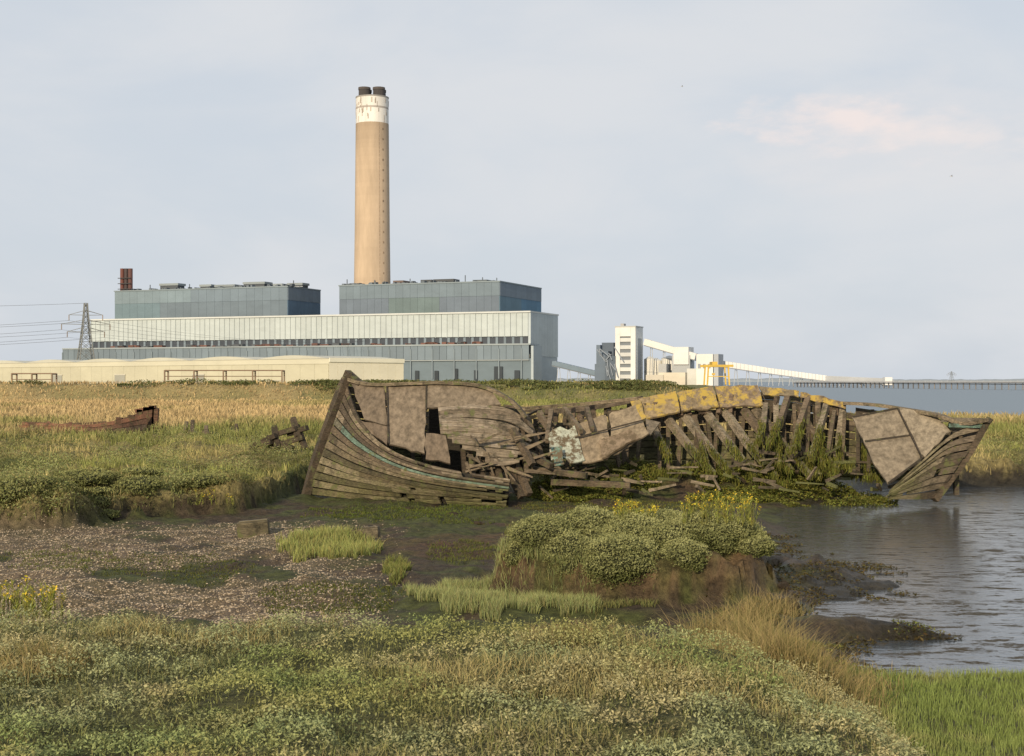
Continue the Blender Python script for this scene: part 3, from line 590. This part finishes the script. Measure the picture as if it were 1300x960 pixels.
# ------------------------------------------------ vegetation helpers
def place(x,y): return np.stack([x,y,H(x,y)],-1)
def jcol(base,n,j=.25,hj=.12):
    c=np.asarray(base); c=np.broadcast_to(c,(n,3)).copy(); c*= (1+rng.uniform(-j,j,(n,1))); c*=1+rng.uniform(-hj,hj,(n,3)); return np.clip(c,0,1)
class Veg:
    def __init__(s): s.V=[];s.F=[];s.S=[];s.C=[];s.nv=0;s.nl=0
    def blades(s,P,h,w,c,lean=.35,az=None):
        n=len(P); h=np.broadcast_to(h,(n,)); w=np.broadcast_to(w,(n,))
        a=rng.uniform(0,2*np.pi,n) if az is None else az; sd=np.stack([np.cos(a),np.sin(a),0*a],-1)
        la=rng.uniform(0,2*np.pi,n); ll=rng.uniform(0,lean,n)*np.abs(h); ld=np.stack([np.cos(la)*ll,np.sin(la)*ll,0*a],-1)
        up=np.zeros((n,3)); up[:,2]=h; wd=sd*(w/2)[:,None]
        V=np.stack([P-wd,P+wd,P+up*.55+ld*.35+wd*.7,P+up*.55+ld*.35-wd*.7,P+up*(1-.15*rng.random((n,1)))+ld*1.1],1)
        o=s.nv+np.arange(n)[:,None]*5; s.F.append((o+np.array([0,1,2,3,3,2,4])).ravel()); st=s.nl+np.arange(n)[:,None]*7+np.array([0,4]); s.S.append(st.ravel())
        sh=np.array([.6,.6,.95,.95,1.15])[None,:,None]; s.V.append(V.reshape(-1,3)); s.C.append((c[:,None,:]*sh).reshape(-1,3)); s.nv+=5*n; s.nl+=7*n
    def leaves(s,P,size,c,up=.6):
        n=len(P); size=np.broadcast_to(size,(n,))
        nn=rng.normal(size=(n,3)); nn[:,2]=np.abs(nn[:,2])+up; nn/=np.linalg.norm(nn,axis=1)[:,None]
        a=np.cross(nn,rng.normal(size=(n,3))); a/=np.linalg.norm(a,axis=1)[:,None]; b_=np.cross(nn,a)
        sz=size[:,None]; V=np.stack([P-a*sz,P-b_*sz*.45,P+a*sz,P+b_*sz*.45],1)
        o=s.nv+np.arange(n)[:,None]*4; s.F.append((o+np.arange(4)).ravel()); s.S.append((s.nl+np.arange(n)*4)); s.V.append(V.reshape(-1,3)); s.C.append(np.repeat(c,4,0)); s.nv+=4*n; s.nl+=4*n
    def make(s,name,parent=None,mat=None):
        C_=np.concatenate(s.C); C_=np.concatenate([C_,np.ones((len(C_),1))],1)
        return npmesh(name,np.concatenate(s.V),np.concatenate(s.F),np.concatenate(s.S),C_,mat or M_fol,parent)
def lerp(a,b,t): return np.asarray(a)*(1-t[:,None])+np.asarray(b)*t[:,None]
# foreground bank
v=Veg(); n=330000
yy=rng.uniform(5,12.3,n); xx=rng.uniform(-1,1,n)*(yy*.42+1.2); keep=(edge1(xx)-yy+(fbm(xx*.9,yy*.9,4,3)-.5)*1.2>.02)&(xx<2.5); xx=xx[keep];yy=yy[keep]
P=place(xx,yy); f=sst(.35,.65,fbm(xx*1.6,yy*1.6,3,61)); f2_=sst(.45,.7,fbm(xx*.7,yy*.9,3,91)); hm=fbm(xx*5,yy*5,2,5)
base=lerp((.27,.29,.145),(.35,.31,.16),f); base=base*lerp((1,1,1),(.75,.85,.6),f2_)
P[:,2]+=rng.uniform(0,.05,len(P))+.12*sst(.35,.7,hm)*rng.uniform(.5,1,len(P)); base=base*(.6+.65*sst(.25,.7,hm))[:,None]
v.leaves(P,rng.uniform(.006,.014,len(P)),base*(1+rng.uniform(-.35,.2,(len(P),1))))
gz=sst(.5,.68,fbm(xx*.8+9,yy*1.3,3,33)); m_=rng.random(len(xx))<.06+.26*gz; Pb=place(xx[m_],yy[m_]); g_=gz[m_]
cb=lerp((.25,.27,.10),(.42,.34,.16),np.clip(g_*.8+rng.uniform(-.4,.3,len(Pb)),0,1)); v.blades(Pb,rng.uniform(.04,.12,len(Pb))*(1+g_*.4),.0045,cb*(1+rng.uniform(-.25,.25,(len(Pb),1))),1.1)
v.make('foreground_sea_purslane')
v=Veg(); n=100000; yy=rng.uniform(6,13.2,n); xx=rng.uniform(2.0,7.5,n); k=(edge1(xx)-yy+(fbm(xx*.9,yy*.9,4,3)-.5)*1.2>0.0)&(xx>2.3+.5*fbm(xx*2,yy*2,2,4)); xx=xx[k];yy=yy[k]
P=place(xx,yy); tt=sst(.4,.65,fbm(xx*1.3,yy*1.3,3,52)); v.blades(P,rng.uniform(.04,.11,len(P)),.006,lerp((.20,.25,.075),(.28,.28,.11),tt)*(1+rng.uniform(-.3,.3,(len(P),1))),.5); v.make('marsh_grass')
v=Veg()
for (px,py,d,h,nn) in ((895,840,10.7,.36,1300),(950,850,10.5,.44,1700),(985,855,10.4,.40,1300),(850,828,11.2,.26,900),(1020,862,10.2,.32,1000),(1060,868,10.4,.24,900),(930,800,12.2,.42,1100),(965,785,12.8,.42,900),(905,775,13.4,.36,700),(960,765,14.6,.3,500),(985,765,15.6,.3,400),(730,842,9.8,.16,500),(705,850,9.6,.14,400),(200,800,11.0,.26,300),(60,868,8.9,.16,500),(20,880,8.6,.15,400),(1085,850,11,.16,600),(1000,800,12.6,.3,700),(1040,835,11.6,.24,700)):
    c_=W(px,py,d); x=c_.x+rng.normal(0,.16,nn); y=c_.y+rng.normal(0,.15,nn); P=place(x,y); t=rng.random(nn); v.blades(P,h*rng.uniform(.3,1.15,nn),.0055,lerp((.38,.28,.135),(.19,.18,.065),t),1.1)
v.make('dry_grass')
v=Veg()
def patch(px0,px1,y0,y1,n,h,c,w_=.008,lean=.4):
    d0=4512/(y1-484);d1=4512/(y0-484); y=rng.uniform(d0,d1,n*2); px=rng.uniform(px0,px1,n*2)
    e_=((px-(px0+px1)/2)/((px1-px0)/2))**2+((y-(d0+d1)/2)/((d1-d0)/2))**2+(fbm(px*.04,y*1.8,3,8)-.5)*1.8; k=e_<.85; px=px[k][:n];y=y[k][:n]; x=(px-650)/F*y; P=place(x,y); v.blades(P,rng.uniform(.4,1.1,len(P))*h,w_,jcol(c,len(P),.35),lean)
patch(510,775,738,790,16000,.15,(.27,.285,.12),.006,.6); patch(350,487,680,712,5000,.2,(.28,.29,.10),.009,.6); patch(485,525,712,738,1200,.14,(.18,.19,.06),.008,.8)
patch(640,700,665,690,1200,.12,(.14,.15,.05),.01); patch(540,650,688,715,1400,.05,(.11,.12,.035),.01,.9); patch(100,330,700,745,3000,.035,(.10,.11,.035),.012,1.2); patch(300,520,740,780,2500,.035,(.10,.11,.03),.012,1.2); patch(0,160,690,730,1500,.05,(.13,.14,.045),.01,.9); patch(380,640,640,668,4000,.05,(.10,.12,.03),.016,1.1); patch(640,960,637,655,3000,.06,(.12,.12,.035),.014,1.1)
patch(860,975,655,700,2500,.16,(.22,.22,.085),.008,.7); patch(650,850,752,778,2500,.10,(.17,.17,.065),.007,.8)
v.make('marsh_grass')
v=Veg(); n=170000; yy=23+ (rng.random(n)**1.6)*27; xx=rng.uniform(-1,1,n)*(yy*.42+2); k=(yy-edge2(xx)+(fbm(xx*.9,yy*.9,4,3)-.5)*2.6+(fbm(xx*.25,yy*.25,3,21)-.5)*1.5>.12); xx=xx[k];yy=yy[k]; P=place(xx,yy)
k=P[:,2]>.12; xx=xx[k];yy=yy[k];P=P[k]
hm=fbm(xx*1.1,yy*.8,3,88)
f=np.clip(sst(.38,.6,fbm(xx*.35,yy*.3,3,71))+rng.uniform(-.2,.2,len(P)),0,1); g_=sst(.47,.57,fbm(xx*.5+3,yy*.45,3,15)+.14*(1-sst(25,34,yy)))
c_=lerp((.23,.245,.075),(.45,.37,.165),f); c_=c_*(1-g_[:,None])+np.array((.165,.175,.065))*g_[:,None]; c_=c_*(.6+.7*sst(.3,.65,hm))[:,None]
v.blades(P,rng.uniform(.06,.26,len(P))*(1-.4*g_)*(.5+hm),.014,c_*(1+rng.uniform(-.3,.3,(len(P),1))),.8)
kk=g_>.2; Pl=np.repeat(P[kk],3,0)+rng.normal(0,.06,(kk.sum()*3,3)); hl=np.repeat(hm[kk],3); Pl[:,2]+=.05+.22*sst(.35,.65,hl); v.leaves(Pl,rng.uniform(.018,.03,len(Pl)),jcol((.19,.195,.08),len(Pl),.35)*(.55+.8*sst(.35,.65,hl))[:,None])
v.make('saltmarsh_vegetation')
v=Veg(); n=120000; yy=45*np.exp(rng.random(n)*1.25); xx=rng.uniform(-1,1,n)*(yy*.45+3); k=~((yy>82)&(xx>xs(yy)-4)); xx=xx[k];yy=yy[k];P=place(xx,yy); k=P[:,2]>.2; P=P[k];xx=xx[k];yy=yy[k]
pxx=px_of(xx,yy); tanm=np.clip(sst(.4,.6,fbm(xx*.12,yy*.07,3,47))*.7+.6*(1-sst(380,560,pxx))*sst(50,85,yy)+rng.uniform(-.25,.2,len(P)),0,1)
c_=lerp((.20,.215,.07),(.47,.35,.18),tanm)*(.65+.7*fbm(xx*.5,yy*.25,3,13))[:,None]; v.blades(P,rng.uniform(.12,.45,len(P)),.0009*yy,c_*(1+rng.uniform(-.3,.3,(len(P),1))),.7)
v.make('far_grass')
v=Veg()
for i in range(190):
    px=random.uniform(-150,880) if i<40 else random.uniform(380,880); d=random.uniform(146,154); x=(px-650)/F*d; r=random.uniform(.3,1.0); n=240
    th=rng.normal(size=(n,3)); th/=np.linalg.norm(th,axis=1)[:,None]; th[:,2]=np.abs(th[:,2]); P=np.array([x,d,float(H(x,d))])+th*np.array([r*2.2,r,r*.5])*rng.uniform(.6,1.1,(n,1)); v.leaves(P,rng.uniform(.08,.16,n),jcol((.13,.14,.055),n,.4))
v.make('bramble_scrub')
def lobes(name,L_,dens,ls,ca,cb):
    v=Veg(); bc=B(); CR=[(np.array(c),np.array([r,r,rz])) for c,r,rz in L_]
    def nf(th,i): return .72+.55*fbm(th[:,0]*1.9+i*3.1+th[:,1]*.8,th[:,2]*2.1+th[:,1]*1.3+7,4,7+i)
    for i,(c,rr) in enumerate(CR):
        n=int(dens*rr[0]**2); th=rng.normal(size=(n,3)); th/=np.linalg.norm(th,axis=1)[:,None]; k0=nf(th,i)
        P=c+th*rr*(k0*rng.uniform(.84,1.06,n)*(1+.10*(rng.random(n)>.93)))[:,None]; keep=th[:,2]>-.7
        for j,(c2,r2) in enumerate(CR):
            if j!=i: keep&=np.linalg.norm((P-c2)/r2,axis=1)>.74
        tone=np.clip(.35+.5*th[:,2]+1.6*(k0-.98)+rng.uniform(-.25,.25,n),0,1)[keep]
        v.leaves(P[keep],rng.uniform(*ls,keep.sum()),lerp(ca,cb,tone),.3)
        ni,nj=18,30; A_,B_=np.meshgrid(np.linspace(0,math.pi,ni+1),np.arange(nj)*2*math.pi/nj,indexing='ij'); t2=np.stack([np.sin(A_)*np.cos(B_),np.sin(A_)*np.sin(B_),np.cos(A_)],-1).reshape(-1,3)
        Vc=c+t2*rr*(nf(t2,i)*.84)[:,None]; fs=[(a*nj+q_,a*nj+(q_+1)%nj,(a+1)*nj+(q_+1)%nj,(a+1)*nj+q_) for a in range(ni) for q_ in range(nj)]
        bc.add([tuple(p) for p in Vc],fs,(.045,.048,.02))  # solid dark filler added inside each lobe so the leaves show no gaps
    e=E(name); v.make('leaves',e); bc.make('dark_core',M_ground,e)
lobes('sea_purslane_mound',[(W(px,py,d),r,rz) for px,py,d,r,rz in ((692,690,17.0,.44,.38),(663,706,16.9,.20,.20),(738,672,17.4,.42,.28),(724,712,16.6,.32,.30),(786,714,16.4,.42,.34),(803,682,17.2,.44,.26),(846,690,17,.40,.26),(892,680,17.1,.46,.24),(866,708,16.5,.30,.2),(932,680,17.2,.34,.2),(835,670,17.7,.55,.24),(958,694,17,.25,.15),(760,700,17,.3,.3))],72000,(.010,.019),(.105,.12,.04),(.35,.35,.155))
Lb=[]
for i in range(26):
    px=random.uniform(-60,345); x0=(px-650)/F*27; d=float(edge2(x0))+random.uniform(.7,3.2); x=(px-650)/F*d; r=random.uniform(.3,.75); Lb.append((Vector((x,d,float(H(x,d))+.02)),r,r*random.uniform(.22,.36)))
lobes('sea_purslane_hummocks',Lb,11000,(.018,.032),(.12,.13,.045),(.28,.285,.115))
def samphire(name,px0,px1,pyb,d,n,h):
    v=Veg(); 
    for i in range(n):
        px=random.uniform(px0,px1); dd=d+random.uniform(-.3,.3); b0=W(px,pyb,dd); hh=h*random.uniform(.5,1); k=22
        top=b0+Vector((random.uniform(-.08,.08),random.uniform(-.05,.05),hh)); v.blades(np.array([b0]),hh,.012,np.array([[.16,.15,.05]]),.1)
        t=rng.random(k); P=np.array(b0)+(np.array(top)-np.array(b0))*t[:,None]; v.blades(P,rng.uniform(.03,.07,k),.008,jcol((.30,.31,.075),k),1.4)
        if random.random()<.7:
            P=np.array(top)+rng.normal(0,.016,(7,3)); v.leaves(P,.015,jcol((.64,.48,.05),7),.6)
    v.make(name)
samphire('golden_samphire',868,958,668,17.1,80,.42); samphire('golden_samphire',776,835,666,17.4,50,.28); samphire('golden_samphire',-30,80,786,11.0,55,.32); samphire('golden_samphire',250,300,642,27,14,.3)
# shells
n=52000; yy=rng.uniform(14.2,25,n); px=rng.uniform(-60,540,n); xx=(px-650)/F*yy; k=(gravmask(xx,yy,px)>rng.random(n)*1.2)&(yy<edge2(xx)-.3); xx=xx[k];yy=yy[k]; n=len(xx)
P=place(xx,yy); s_=rng.uniform(.007,.022,n)[:,None]; O=np.array([[1,0,0],[0,1,0],[-1,0,0],[0,-1,0],[0,0,.5],[0,0,-.5]]); ra=rng.uniform(0,6.28,n); Rx=np.stack([np.cos(ra),-np.sin(ra),np.sin(ra),np.cos(ra)],-1).reshape(n,2,2)
V=np.repeat(O[None],n,0); V[:,:,:2]=np.einsum('nij,nkj->nki',Rx,V[:,:,:2]*np.array([1.3,.8])); V=V*s_[:,None,:]+P[:,None,:]
tri=np.array([0,1,4,1,2,4,2,3,4,3,0,4,1,0,5,2,1,5,3,2,5,0,3,5]); ff=(np.arange(n)[:,None]*6+tri).ravel()
cc=lerp((.15,.115,.07),(.48,.39,.28),rng.random(n)**2.2); npmesh('shell_gravel',V.reshape(-1,3),ff,np.arange(n*8)*3,np.concatenate([np.repeat(cc,6,0),np.ones((n*6,1))],1),M_shell)
def clod(px,py,r):
    d=4600/(py-484); P=W(px,py,d); vs=[];fs=[]; sd=random.random()*50; b=B(); zg=float(H(P.x,P.y))
    for i in range(9):
        for j in range(14):
            a=math.pi*i/8;p=2*math.pi*j/14; k=r*(.6+.8*float(vnoise(sd+math.cos(p)*2.1*math.sin(a)+3,sd+math.sin(p)*2.1+math.cos(a)*1.7,3))); vs.append((P.x+k*1.3*math.sin(a)*math.cos(p),P.y+k*math.sin(a)*math.sin(p),zg+k*.6*math.cos(a)+r*.1))
    for i in range(8):
        for j in range(14): fs.append((i*14+j,i*14+(j+1)%14,(i+1)*14+(j+1)%14,(i+1)*14+j))
    b.add(vs,fs,(.05,.038,.025)); b.make('mud_clod',M_ground)
for a_ in ((1116,752,.08),(1000,768,.11),(648,694,.13),(575,660,.1),(606,668,.08),(990,752,.12)): clod(*a_)
v=Veg(); n=50000; px=rng.uniform(668,1140,n); d=rng.uniform(29.6,32,n); xx=(px-650)/F*d; dn=fbm(xx*1.4,d*1.4,3,44); k=dn>.36; xx=xx[k];d=d[k]; P=place(xx,d); P[:,2]+=rng.uniform(0,.24,len(P))*(dn[k]*2.4-.6)
v.leaves(P,rng.uniform(.018,.04,len(P)),jcol((.14,.145,.035),len(P),.55),.8)
for (x0,y0),(x1,y1) in ribs+[((960,560),(1060,600)),((1000,580),(1080,590)),((700,600),(800,606)),((870,600),(1000,612)),((1050,600),(1120,606)),((640,590),(720,606)),((760,590),(860,600))]:
    n=random.randint(200,480); t=rng.random(n)**.6; Pa=np.array(W(x0,y0,32.1));Pb=np.array(W(x1,y1,30.5)); t=.38+.62*t; P=Pa+(Pb-Pa)*t[:,None]+rng.normal(0,.04,(n,3)); v.blades(P,-rng.uniform(.03,.18,n),.017,jcol((.15,.155,.038),n,.5),.5)
v.make('seaweed',SH)
v=Veg(); n=60000; yy=rng.uniform(12.5,24,n); xx=rng.uniform(2.2,8,n); P=place(xx,yy); k=(P[:,2]>-.16)&(P[:,2]<.12)&(fbm(xx*2,yy*2,3,29)>.44)&(edge1(xx)-yy<0); P=P[k]; P[:,2]=np.maximum(P[:,2],-.115)+rng.uniform(0,.02,len(P)); v.leaves(P,rng.uniform(.012,.03,len(P)),jcol((.085,.07,.03),len(P),.5),1.2)
k=(P[:,1]<15.2)&(P[:,2]>-.08); v.leaves(P[k]+np.array([0,0,.02]),.018,jcol((.13,.14,.04),k.sum(),.4),1); v.make('bladder_wrack')
for px,py,d in ((1208,224,280),(866,110,340)):
    e=E('seagull'); b=B(); P=W(px,py,d); b.tube(P-Vector((.22,0,0)),P+Vector((.1,0,.02)),.05,.09,(.5,.5,.5),8); b.tube(P+Vector((.1,0,.02)),P+Vector((.28,0,.03)),.09,.02,(.5,.5,.5),8); b.make('body',M_steel,e); b=B()
    for s in(-1,1):
        b.plate([P+Vector((-.08,0,.04)),P+Vector((.1,0,.04)),P+Vector((.06,s*.4,.22)),P+Vector((-.08,s*.4,.2))],.01,(.35,.35,.36)); b.plate([P+Vector((.06,s*.4,.22)),P+Vector((-.2,s*.85,.12)),P+Vector((-.08,s*.4,.2))],.01,(.15,.15,.15))
    b.make('wings',M_steel,e)
# ------------------------------------------------ light
el=math.radians(19); azr=math.radians(-20)
sd=Vector((math.sin(azr)*math.cos(el),-math.cos(azr)*math.cos(el),math.sin(el)))
sl=bpy.data.lights.new('sun','SUN'); sl.energy=4.8; sl.angle=math.radians(.6); sl.color=(1,.83,.60)
so=bpy.data.objects.new('sun',sl); so.rotation_euler=(-sd).to_track_quat('-Z','Y').to_euler(); scene.collection.objects.link(so)
wd=bpy.data.worlds.new('World'); scene.world=wd; wd.use_nodes=True; t=wd.node_tree; N=t.nodes; L=t.links
bg=N['Background']; bg.inputs[1].default_value=.1
sk=N.new('ShaderNodeTexSky'); sk.sky_type='NISHITA'; sk.sun_disc=False; sk.sun_elevation=el; sk.sun_rotation=math.atan2(sd.x,sd.y); sk.dust_density=2.5; sk.air_density=1.0
tc=N.new('ShaderNodeTexCoord'); mp=N.new('ShaderNodeMapping'); mp.inputs['Scale'].default_value=(1,1,2.6); mp.inputs['Rotation'].default_value=(0,.15,0); L.new(tc.outputs['Generated'],mp.inputs[0])
no=N.new('ShaderNodeTexNoise'); no.inputs['Scale'].default_value=4.2; no.inputs['Detail'].default_value=9; no.inputs['Roughness'].default_value=.52; no.inputs['Distortion'].default_value=.25; L.new(mp.outputs[0],no.inputs['Vector'])
rp=N.new('ShaderNodeMapRange'); rp.interpolation_type='SMOOTHSTEP'; rp.inputs[1].default_value=.36; rp.inputs[2].default_value=.7; rp.inputs[3].default_value=.0; rp.inputs[4].default_value=.8; L.new(no.outputs['Fac'],rp.inputs[0])
hz=N.new('ShaderNodeMix'); hz.data_type='RGBA'; hz.inputs[0].default_value=.9; L.new(sk.outputs[0],hz.inputs[6]); hz.inputs[7].default_value=(6.55,7.05,7.7,1)
cl=N.new('ShaderNodeMix'); cl.data_type='RGBA'; L.new(rp.outputs[0],cl.inputs[0]); L.new(hz.outputs[2],cl.inputs[6]); cl.inputs[7].default_value=(7.35,7.5,7.75,1)
def cloud(prev,dirv,sc_,noise_s,strength,colr):
    dn=Vector(dirv).normalized()
    sub=N.new('ShaderNodeVectorMath'); sub.operation='SUBTRACT'; L.new(tc.outputs['Generated'],sub.inputs[0]); sub.inputs[1].default_value=dn
    scl=N.new('ShaderNodeVectorMath'); scl.operation='MULTIPLY'; L.new(sub.outputs[0],scl.inputs[0]); scl.inputs[1].default_value=sc_
    n3_=N.new('ShaderNodeTexNoise'); n3_.inputs['Scale'].default_value=noise_s; n3_.inputs['Detail'].default_value=8; n3_.inputs['Roughness'].default_value=.58; L.new(mp.outputs[0],n3_.inputs['Vector'])
    ln=N.new('ShaderNodeVectorMath'); ln.operation='LENGTH'; L.new(scl.outputs[0],ln.inputs[0])
    ad=N.new('ShaderNodeMath'); ad.operation='MULTIPLY_ADD'; L.new(n3_.outputs['Fac'],ad.inputs[0]); ad.inputs[1].default_value=2.6; L.new(ln.outputs['Value'],ad.inputs[2])
    r3=N.new('ShaderNodeMapRange'); r3.interpolation_type='SMOOTHSTEP'; r3.inputs[1].default_value=2.25; r3.inputs[2].default_value=1.35; r3.inputs[3].default_value=0; r3.inputs[4].default_value=strength; L.new(ad.outputs[0],r3.inputs[0])
    c3=N.new('ShaderNodeMix'); c3.data_type='RGBA'; L.new(r3.outputs[0],c3.inputs[0]); L.new(prev,c3.inputs[6]); c3.inputs[7].default_value=colr
    return c3.outputs[2]
o_=cloud(cl.outputs[2],(.30,1,.165),(5.5,5.5,20),9,.5,(7.9,7.7,7.75,1))
o_=cloud(o_,(.225,1,.183),(11,11,48),20,.9,(9.0,8.0,7.7,1))
o_=cloud(o_,(.315,1,.17),(14,14,52),24,.6,(8.6,7.9,7.7,1))
L.new(o_,bg.inputs[0])
# ------------------------------------------------ camera
cam=bpy.data.cameras.new('camera'); cam.sensor_width=36; cam.lens=F*36/1300; cam.shift_y=4/1300; cam.clip_end=30000; cam.clip_start=.1
co=bpy.data.objects.new('camera',cam); co.location=(0,0,CH); co.rotation_euler=(math.radians(90),0,0); scene.collection.objects.link(co); scene.camera=co
scene.view_settings.view_transform='Standard'; scene.view_settings.look='None'; scene.view_settings.exposure=0
